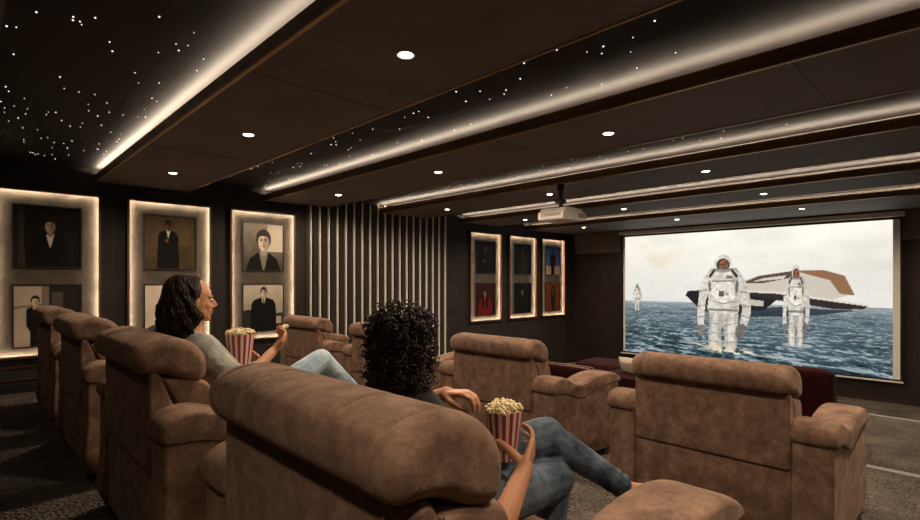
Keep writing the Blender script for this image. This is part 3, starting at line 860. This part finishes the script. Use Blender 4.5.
mb = MB(); pillow(mb, crom([(-.01, .36), (0, .45), (.08, .5), (.4, .51), (.68, .5), (.76, .45), (.77, .36)], 4), -.61, .61, .06); mb.build('cushion_top', M['maroon'], r, smooth=True)
for xx in (.08, .67):
    for yy_ in (-.5, .5):
        mb = MB(); mb.lathe([(.02, 0), (.026, .055)], n=12, c=(xx, yy_, 0)); mb.build('foot', M['black'], r, smooth=True, angle=40)
mb = MB()
N = 10
cv = []
for side in (-1, 1):
    for i in range(N+1):
        for j in range(N+1):
            a, b = i/N*2-1, j/N*2-1
            t = max(0, (1-a**4)*(1-b**4))**.6
            cv.append((a*(.21-.02*(1-abs(b))*0), side*.075*t, b*.21))
cf = []
for s in range(2):
    for i in range(N):
        for j in range(N):
            q = s*(N+1)**2+i*(N+1)+j
            cf.append((q, q+1, q+N+2, q+N+1))
o = mesh_obj('cushion', cv, cf, M['cushion'], None, smooth=True)
o.location = (6.1, 3.16, .172); o.rotation_euler = (math.radians(-24), 0, math.radians(72)); o.scale = (.85, .8, .52)
tag(o, 'cream scatter cushion propped on the maroon sofa', 'cushion')

# ------------------------------------------------------------------ people
def blob(name, build, mats, root, voxel=.005, smooth=4, recolor=None, parent=None):
    """union of overlapping closed shapes -> one continuous skin (voxel remesh), coordinates relative to root location"""
    mb = MB(); build(mb)
    me = bpy.data.meshes.new(name+'_src'); me.from_pydata(mb.v, [], mb.f)
    bm = bmesh.new(); bm.from_mesh(me); bmesh.ops.recalc_face_normals(bm, faces=bm.faces); bm.to_mesh(me); bm.free()
    tmp = bpy.data.objects.new(name+'_src', me); COL.objects.link(tmp)
    rm = tmp.modifiers.new('r', 'REMESH'); rm.mode = 'VOXEL'; rm.voxel_size = voxel; rm.use_smooth_shade = True
    sm = tmp.modifiers.new('s', 'SMOOTH'); sm.factor = .5; sm.iterations = smooth
    dg = bpy.context.evaluated_depsgraph_get(); dg.update()
    ev = bpy.data.meshes.new_from_object(tmp.evaluated_get(dg))
    bpy.data.objects.remove(tmp); bpy.data.meshes.remove(me)
    ev.name = name; ev.materials.clear()
    for m in mats: ev.materials.append(m)
    if recolor:
        for p in ev.polygons:
            p.material_index = recolor(p.center)
    ev.transform(Matrix.Translation(-Vector(root)))
    ev.polygons.foreach_set('use_smooth', [True]*len(ev.polygons))
    o = bpy.data.objects.new(name, ev)
    if parent is None:
        o.location = root
    return link(o, parent)

def hand(mb, w, d, n, ts, curls, thumb, s=1.0, spread=.06, tk=1.0):
    """palm from wrist w along d, fingers curl towards n, thumb side ts; thumb = list of 4 points"""
    w = Vector(w); d = Vector(d).normalized(); n = Vector(n); n = (n-d*n.dot(d)).normalized()
    ts = Vector(ts); ts = (ts-d*ts.dot(d)-n*ts.dot(n)).normalized()
    offs = [.029, .010, -.009, -.026]; lens = [(.040, .024, .019), (.044, .028, .020), (.041, .026, .020), (.032, .019, .017)]
    for k in range(4):
        base = w + d*(.082-.004*abs(k-1))*s + ts*offs[k]*s
        mb.capsule(w + ts*offs[k]*.62*s + d*.004, base, .0135*s, .0105*s)
        if k < 3:
            b2 = w + d*.078*s + ts*(offs[k]+offs[k+1])/2*s
            mb.capsule(w + ts*(offs[k]+offs[k+1])*.3*s, b2, .013*s, .0095*s)
        p = base; ang = 0; r0 = .0092*s
        dd0 = (d + ts*spread*(1.5-k)).normalized()
        for j in range(3):
            ang += curls[k][j]
            dd = dd0*math.cos(ang)+n*math.sin(ang)
            q = p + dd*lens[k][j]*s
            r1 = r0-.0008*s
            mb.capsule(p, q, r0, r1); p = q; r0 = r1
    for a, b, ra, rb in zip(thumb[:-1], thumb[1:], (.0150*s*tk, .0125*s*tk, .0108*s*tk), (.0125*s*tk, .0108*s*tk, .0090*s*tk)):
        mb.capsule(a, b, ra, rb)

def head(mb, c, yaw, pitch=0.0):
    """adult head centred at c (mid-skull), facing +x turned by yaw"""
    R = Matrix.Rotation(yaw, 3, 'Z') @ Matrix.Rotation(pitch, 3, 'Y')
    c = Vector(c)
    T = lambda x, y, z: c + R @ Vector((x, y, z))
    B = lambda p, r: mb.ball(T(*p), r, 18, 12, rot=R)
    B((-.012, 0, .030), (.096, .076, .088))     # skull
    B((.022, 0, -.020), (.066, .064, .082))     # face
    B((.040, 0, .034), (.046, .058, .040))      # forehead
    B((.046, 0, -.078), (.036, .040, .032))     # jaw
    B((.066, 0, -.094), (.019, .022, .016))     # chin
    for s in (-1, 1):
        B((.050, s*.036, -.026), (.028, .024, .030))   # cheek
        B((.072, s*.030, .018), (.014, .026, .010))    # brow
        B((-.006, s*.074, -.012), (.018, .008, .030))  # ear
        B((.020, s*.050, -.060), (.034, .014, .030))   # jaw side
        mb.capsule(T(.090, s*.009, -.034), T(.098, s*.007, -.034), .0085, .008)
    mb.capsule(T(.080, 0, .016), T(.108, 0, -.026), .010, .0105)  # nose
    mb.capsule(T(.104, 0, -.026), T(.092, 0, -.034), .0105, .009)
    B((.082, 0, -.057), (.0145, .023, .0075))
    B((.081, 0, -.068), (.0135, .021, .0078))
    return T, R

# ---- woman in the grey shirt (profile, looking at the screen)
C1 = Vector((.858, 2.85, 1.150))
root1 = (1.08, 2.85, .46)
yaw1 = math.radians(-4)
T1 = lambda x, y, z: C1 + Matrix.Rotation(yaw1, 3, 'Z') @ Vector((x, y, z))
SHR, SHL = Vector((.845, 2.69, .925)), Vector((.845, 3.01, .925))
ELR, ELL = Vector((1.02, 2.63, .735)), Vector((1.00, 3.08, .72))
WRR, WRL = Vector((1.225, 2.72, .868)), Vector((1.13, 2.99, .80))
HPR, HPL = Vector((1.13, 2.76, .555)), Vector((1.13, 2.94, .545))
KNR, KNL = Vector((1.555, 2.80, .775)), Vector((1.58, 2.92, .57))
ANR, ANL = Vector((1.86, 2.86, .50)), Vector((1.70, 2.93, .12))
def body1(mb):
    head(mb, C1, yaw1)
    mb.capsule(C1+Vector((-.015, 0, -.07)), (.852, 2.85, .955), .052, .056)
    mb.ball((.865, 2.85, .86), (.10, .155, .12), 18, 12)
    mb.capsule((.87, 2.85, .86), (1.06, 2.85, .60), .115, .125)
    mb.capsule(SHL, SHR, .055, .055)
    for S, E, Wp in ((SHR, ELR, WRR), (SHL, ELL, WRL)):
        mb.capsule(S, E, .046, .037); mb.capsule(E, Wp, .036, .025)
    for h, k, a in ((HPR, KNR, ANR), (HPL, KNL, ANL)):
        mb.capsule((1.08, h.y, .56), h, .09, .085); mb.capsule(h, k, .08, .052); mb.capsule(k, a, .05, .034)
    mb.capsule(ANR, ANR+Vector((.13, .01, .03)), .034, .026); mb.capsule(ANL, (1.83, 2.93, .055), .034, .028)
    w = WRR
    hand(mb, w, (.62, .10, .62), (-.55, -.05, .83), (.1, -1, .1), [(.75, .75, .35), (.65, .75, .4), (.6, .8, .4), (.6, .8, .5)],
         [w+Vector((.012, -.018, .018)), w+Vector((.030, -.038, .052)), w+Vector((.046, -.032, .082)), w+Vector((.055, -.014, .103))])
    w = WRL
    hand(mb, w, (.55, -.55, .25), (.35, -.85, .0), (0, 0, 1), [(.35, .5, .3), (.35, .5, .3), (.35, .5, .3), (.35, .5, .3)],
         [w+Vector((.01, -.005, .02)), w+Vector((.0, -.03, .05)), w+Vector((.0, -.06, .065)), w+Vector((.01, -.085, .07))])
def lips1(p):
    q = Matrix.Rotation(-yaw1, 3, 'Z') @ (Vector(p)-C1)
    return 1 if (q.x > .076 and abs(q.y) < .022 and -.074 < q.z < -.052) else 0
person1 = blob('person', body1, [M['skin'], M['lips']], root1, voxel=.0048, smooth=3, recolor=lips1)
tag(person1, 'seated person in profile with dark wavy bob, grey shirt and pale blue jeans', 'person')
rel = lambda p, root: tuple(Vector(p)-Vector(root))

def shirt1(mb):
    mb.ball((.862, 2.85, .86), (.118, .175, .125), 18, 12)
    mb.capsule((.872, 2.85, .85), (1.05, 2.85, .62), .140, .150)
    mb.capsule(SHL, SHR, .068, .068)
    mb.capsule((.84, 2.82, .945), (.84, 2.88, .945), .062, .062)
    for S, E, Wp in ((SHR, ELR, WRR), (SHL, ELL, WRL)):
        mb.capsule(S, E, .064, .058); mb.capsule(E, E+(Wp-E)*.40, .056, .046)
        mid = S+(E-S)*.45
        for k in range(4):
            q = S+(E-S)*(.25+.2*k); mb.ball(q+Vector((0, -.004 if S is SHR else .004, 0)), (.066, .062, .020), 12, 8)
blob('shirt', shirt1, [M['shirt']], root1, voxel=.007, smooth=3, parent=person1)
mb = MB()
for s in (-1, 1):
    pts = [rel((.79, 2.85+s*.02, .99), root1), rel((.81, 2.85+s*.062, .995), root1), rel((.87, 2.85+s*.068, .975), root1), rel((.935, 2.85+s*.04, .93), root1), rel((.965, 2.85+s*.03, .885), root1)]
    mb.tube(crom(pts, 5, False), .016, n=8)
mb.build('collar', M['shirt'], person1, smooth=True)
def jeans1(mb):
    mb.capsule((1.06, 2.80, .565), (1.06, 2.90, .565), .135, .135)
    for h, k, a in ((HPR, KNR, ANR), (HPL, KNL, ANL)):
        mb.capsule((1.07, h.y, .57), h, .10, .10); mb.capsule(h, k, .096, .068); mb.capsule(k, k+(a-k)*.92, .066, .050)
        for t in (.25, .5, .8):
            q = h+(k-h)*t; mb.ball(q, (.02, .093-.02*t, .090-.02*t), 14, 8, rot=Matrix.Rotation(-.5, 3, 'Y'))
        for t in (.15, .3):
            q = k+(a-k)*t; mb.ball(q, (.068, .066, .018), 14, 8)
blob('jeans', jeans1, [M['jeans_pale']], root1, voxel=.007, smooth=3, parent=person1)
mb = MB()
for p0, p1 in ((ANR, ANR+Vector((.14, .01, .03))), (ANL, Vector((1.84, 2.93, .045)))):
    q0, q1 = Vector(rel(p0, root1)), Vector(rel(p1, root1)); mb.capsule(q0, q1, .045, .036)
mb.build('shoes', M['shoe'], person1, smooth=True)
for s in (-1, 1):
    mb = MB(); mb.ball(rel(T1(.0735, s*.030, -.001), root1), .0125, 12, 8); mb.ball(rel(T1(.0820, s*.030, -.001), root1), (.0045, .006, .006), 10, 6, mi=1)
    mb.build('eye', [M['eye'], M['iris']], person1, smooth=True)
    mb = MB(); mb.tube(crom([rel(T1(.089, s*.012, .018), root1), rel(T1(.086, s*.030, .025), root1), rel(T1(.072, s*.050, .020), root1)], 4, False), .0042, n=6)
    mb.build('eyebrow', M['hair'], person1, smooth=True)

def hair1():
    mb = MB(); Rm = Matrix.Rotation(yaw1, 3, 'Z'); rd = random.Random(5)
    for c, rr in (((-.030, 0, .038), (.090, .086, .090)), ((-.046, 0, -.03), (.074, .084, .110)), ((-.052, 0, -.090), (.064, .082, .070))):
        mb.ball(rel(T1(*c), root1), rr, 22, 14, rot=Rm)
    for i in range(700):
        s = rd.choice((-1, 1))
        lock = rd.uniform(86, 180); lock = round(lock/5)*5 + rd.uniform(-2.2, 2.2)   # strands gather into locks
        phi = math.radians(lock)*s
        rx, ry = .103+rd.uniform(-.006, .012), .094+rd.uniform(-.004, .012)
        lr = random.Random(int(lock/5)*7+s)
        zend = -.128 - .035*rd.random() - .028*lr.random()
        wav = lr.uniform(0, 6.28)+rd.uniform(-.5, .5); amp = lr.uniform(.010, .019)
        fwd = max(0, math.cos((phi if s > 0 else -phi)-math.radians(80)))**2
        fz = rd.choice((.001, .002, .003, .006))
        x0 = rd.uniform(-.055, .052)*(.4+.6*fwd)
        pts = []; rad = []; n = 20
        for k in range(n):
            t = k/(n-1)
            if t < .42:
                a = t/.42*PI/2
                ex, ez = math.sin(a), math.cos(a)
                x = -.022 + x0*(1-ex**3) + rx*ex*math.cos(phi) + .012*fwd*math.sin(a)*math.cos(a)
                y = ry*ex*math.sin(phi) + .012*s*(1-ex); z = .028 + .102*ez
            else:
                u = (t-.42)/.58
                fl = 1+.20*math.sin(u*PI*.75)-.14*u*u
                x = -.022 + rx*math.cos(phi)*fl + .016*fwd*math.sin(u*PI*.9) - .01*u; y = ry*math.sin(phi)*(fl-.04*u); z = .028 + (zend-.028)*u
            z -= 5.5*max(0, x)**2
            g = min(1, max(0, t-.15)*2.2)
            x += fz*math.sin(wav*3+t*31)*g; y += fz*math.cos(wav*5+t*27)*g
            ph = wav+t*17
            x += amp*math.sin(ph)*g*(.5+.5*abs(math.sin(phi))); y += s*amp*.8*math.cos(ph)*g
            pts.append(rel(T1(x, y, z), root1)); rad.append(.0050*(1-.7*t**3)+.0005)
        mb.tube(pts, rad, n=5)
    return mb.build('hair', M['hair'], person1, smooth=True)
hair1()

# ---- curly-haired woman in the near recliner (seen from behind)
C2 = Vector((1.115, 1.445, 1.045))
root2 = (1.25, 1.33, .46)
S2R, S2L = Vector((1.06, 1.26, .78)), Vector((1.12, 1.56, .81))
E2R, E2L = Vector((1.165, 1.045, .465)), Vector((1.25, 1.68, .70))
W2R, W2L = Vector((1.372, 1.095, .620)), Vector((1.350, 1.462, .815))
H2R, H2L = Vector((1.24, 1.20, .485)), Vector((1.27, 1.42, .53))
K2R, K2L = Vector((1.665, 1.185, .475)), Vector((1.715, 1.26, .618))
A2R, A2L = Vector((1.62, 1.19, .10)), Vector((1.955, 1.035, .400))
BK2 = Vector((1.415, 1.228, .608))          # popcorn bucket base
def body2(mb):
    head(mb, C2+Vector((.01, 0, -.01)), math.radians(-6))
    mb.capsule(C2+Vector((-.01, 0, -.07)), (1.115, 1.42, .86), .05, .056)
    mb.ball((1.13, 1.41, .77), (.095, .150, .11), 18, 12)
    mb.capsule((1.13, 1.41, .77), (1.21, 1.33, .56), .11, .125)
    mb.capsule(S2L, S2R, .05, .05)
    for S, E, Wp in ((S2R, E2R, W2R), (S2L, E2L, W2L)):
        mb.capsule(S, E, .046, .038); mb.capsule(E, E+(Wp-E)*.35, .039, .042); mb.capsule(E+(Wp-E)*.35, Wp, .042, .028)
    for h, k, a in ((H2R, K2R, A2R), (H2L, K2L, A2L)):
        mb.capsule((1.22, h.y, .54), h, .09, .085); mb.capsule(h, k, .08, .052); mb.capsule(k, a, .05, .032)
    a = A2L; mb.capsule(a, a+Vector((.07, -.05, -.02)), .032, .030); mb.capsule(a+Vector((.05, -.04, -.01)), a+Vector((.15, -.12, -.05)), .030, .022)
    mb.capsule(A2R, A2R+Vector((.14, -.01, -.055)), .034, .026)
    w = W2R
    hand(mb, w, (.80, .26, .50), (-.35, .90, .12), (-.4, -.1, .8), [(.30, .60, .4), (.30, .60, .4), (.32, .60, .4), (.34, .6, .4)],
         [w+Vector((-.006, .012, .014)), w+Vector((-.018, .050, .046)), w+Vector((-.022, .082, .062)), w+Vector((-.020, .106, .066))], s=1.08, tk=1.18)
    w = W2L
    hand(mb, w, (.30, -.90, .10), (.10, -.25, -1), (-1, -.3, 0), [(.40, .80, .50), (.42, .80, .5), (.46, .80, .5), (.5, .85, .5)],
         [w+Vector((-.018, -.014, -.004)), w+Vector((-.026, -.046, -.020)), w+Vector((-.014, -.080, -.034)), w+Vector((.004, -.104, -.046))], s=1.05)
person2 = blob('person', body2, [M['skin']], root2, voxel=.0045, smooth=3)
tag(person2, 'person with dark curly hair seen from behind, indigo jeans, legs crossed, holding a popcorn bucket', 'person')
def tee2(mb):
    mb.ball((1.13, 1.41, .77), (.105, .165, .118), 18, 12)
    mb.capsule((1.13, 1.41, .77), (1.21, 1.33, .58), .125, .138); mb.capsule(S2L, S2R, .062, .062)
    for S, E in ((S2R, E2R), (S2L, E2L)):
        mb.capsule(S, S+(E-S)*.5, .060, .054)
blob('tee_shirt', tee2, [M['tee']], root2, voxel=.007, smooth=3, parent=person2)
def jeans2(mb):
    mb.capsule((1.22, 1.28, .545), (1.22, 1.38, .545), .135, .135)
    for h, k, a, e in ((H2R, K2R, A2R, .95), (H2L, K2L, A2L, .93)):
        mb.capsule((1.22, h.y, .53), h, .105, .105); mb.capsule(h, k, .102, .078); mb.capsule(k, k+(a-k)*.45, .068, .060); mb.capsule(k+(a-k)*.45, k+(a-k)*e, .060, .046)
    d = (A2L-K2L).normalized(); rot = d.to_track_quat('Z', 'Y').to_matrix()
    for t, r_ in ((.22, .071), (.84, .056), (.93, .055)):
        mb.ball(K2L+(A2L-K2L)*t, (r_, r_, .014), 14, 8, rot=rot)
    d = (K2L-H2L).normalized(); rot = d.to_track_quat('Z', 'Y').to_matrix()
    for t, r_ in ((.5, .088), (.72, .081), (.86, .077)):
        mb.ball(H2L+(K2L-H2L)*t, (r_, r_, .016), 14, 8, rot=rot)
blob('jeans', jeans2, [M['jeans_dark']], root2, voxel=.0065, smooth=3, parent=person2)
mb = MB(); q0, q1 = Vector(rel(A2R, root2)), Vector(rel(A2R+Vector((.15, -.01, -.06)), root2)); mb.capsule(q0, q1, .045, .036)
q0 = Vector(rel(A2L+Vector((.055, -.045, -.02)), root2)); q1 = q0+Vector((.12, -.09, -.04)); mb.capsule(q0, q1, .030, .030)
mb.build('shoes', M['shoe'], person2, smooth=True)

def hair2():
    mb = MB(); rd = random.Random(11)
    c = C2
    for cc, rr in (((0, 0, .012), (.098, .093, .095)), ((-.012, 0, -.07), (.088, .092, .10)), ((-.02, -.005, -.13), (.070, .084, .07))):
        mb.ball(rel(c+Vector(cc), root2), rr, 22, 14)
    for i in range(1150):
        z = rd.uniform(-1, 1); a = rd.uniform(0, 2*PI)
        if z < -.2 and abs(((a+PI) % (2*PI))-PI) < .9: continue      # face opening (+x)
        if abs(((a+PI) % (2*PI))-PI) < .65 and z < .35: continue
        zz = .095*z + (-.115*max(0, .35-z)); rr = math.sqrt(max(0, 1-max(0, z)**2.4))
        taper = 1-.16*max(0, -z-.3)
        px, py = .094*rr*math.cos(a)*taper, .094*rr*math.sin(a)*taper
        out = Vector((px, py, .5*max(0, z)*.1)).normalized() if rr > .05 else Vector((0, 0, 1))
        L = rd.uniform(.026, .055); hr = rd.uniform(.0055, .0095); ph = rd.uniform(0, 6.28); tw = rd.uniform(11, 16)*rd.choice((-1, 1))
        dr = (out*rd.uniform(.25, .7) + Vector((rd.uniform(-.35, .35), rd.uniform(-.35, .35), rd.uniform(-1.0, .15)))).normalized()
        u = dr.orthogonal().normalized(); w = dr.cross(u)
        pts = []; rad = []; n = 13
        for k in range(n):
            t = k/(n-1)
            p = c + Vector((px-.004, py, zz+.012)) + out*.003 + dr*L*t + (u*math.cos(ph+tw*t)+w*math.sin(ph+tw*t))*hr*min(1, .4+t)
            pts.append(rel(p, root2)); rad.append(.0040*(1-.5*t))
        mb.tube(pts, rad, n=4)
    return mb.build('hair', M['curl'], person2, smooth=True)
hair2()

# ------------------------------------------------------------------ popcorn
def bucket(loc, h, rt, rb, label, seed, stripes=30):
    r = empty('popcorn_bucket', loc); tag(r, label, 'popcorn bucket', 'striped popcorn buckets')
    mb = MB(); n = stripes*4
    v = []; f = []; mi = []
    lev = 5
    for j in range(lev):
        t = j/(lev-1)
        for k in range(n):
            a = 2*PI*k/n; rr = rb+(rt-rb)*t
            z = h*t + (.006*abs(math.sin(a*stripes/2)) if j == lev-1 else 0)
            v.append((rr*math.cos(a), rr*math.sin(a), z))
    for j in range(lev-1):
        for k in range(n):
            f.append((j*n+k, j*n+(k+1) % n, (j+1)*n+(k+1) % n, (j+1)*n+k)); mi.append((k//4) % 2)
    f.append(tuple(range(n))[::-1]); mi.append(0)
    o = mesh_obj('striped_cup', v, f, [M['red'], M['cream']], r, False, mi)
    so = o.modifiers.new('s', 'SOLIDIFY'); so.thickness = .0015
    rd = random.Random(seed); mb = MB()
    mb.ball((0, 0, h-.012), (rt*.93, rt*.93, .03), 18, 8)
    for k in range(95):
        a = rd.uniform(0, 6.28); q = math.sqrt(rd.random())*rt*.95
        z = h+.004+.022*(1-(q/rt)**2)+rd.uniform(-.004, .006)
        c = Vector((q*math.cos(a), q*math.sin(a), z))
        for m in range(4):
            o_ = Vector((rd.uniform(-1, 1), rd.uniform(-1, 1), rd.uniform(-.6, 1)))*.0058
            mb.ball(c+o_, rd.uniform(.0048, .0078), 7, 5)
    pc = mb.build('popcorn', M['popcorn'], r, smooth=True); pc['kind'] = 'stuff'
    return r
bucket(tuple(BK2), .172, .068, .047, 'red and white striped bucket heaped with popcorn, held beside the crossed legs in indigo jeans', 3)
bucket((1.108, 2.885, .775), .180, .076, .054, 'red and white striped popcorn bucket on the lap of the person in grey shirt', 4)
mb = MB(); rd = random.Random(2)
pc0 = WRR+Vector((.066, .008, .122))
for m in range(12):
    mb.ball(Vector((rd.uniform(-1, 1)*.014, rd.uniform(-1, 1)*.008, rd.uniform(-1, 1)*.008+.004)), rd.uniform(.008, .012), 8, 6)
o = mb.build('popcorn_piece', M['popcorn'], None, smooth=True); o.location = pc0
tag(o, 'cluster of popcorn pinched in the raised fingers of the person in grey', 'popcorn')

# ------------------------------------------------------------------ world, camera
w = bpy.data.worlds.new('room_dark'); SC.world = w; w.use_nodes = True
w.node_tree.nodes['Background'].inputs[0].default_value = (.02, .016, .012, 1)
w.node_tree.nodes['Background'].inputs[1].default_value = .3

cam = bpy.data.cameras.new('camera'); co = link(bpy.data.objects.new('camera', cam))
co.location = (0, 0, 1.25)
TH = math.radians(45.8)
co.rotation_euler = (PI/2, 0, TH-PI/2)
cam.sensor_width = 36; cam.sensor_fit = 'HORIZONTAL'
cam.lens = 36*514/920
cam.shift_y = 21/920
cam.clip_start = .02
SC.camera = co

vs = SC.view_settings
vs.view_transform = 'Standard'; vs.look = 'None'; vs.exposure = 0.06; vs.gamma = 1.0; vs.use_curve_mapping = False
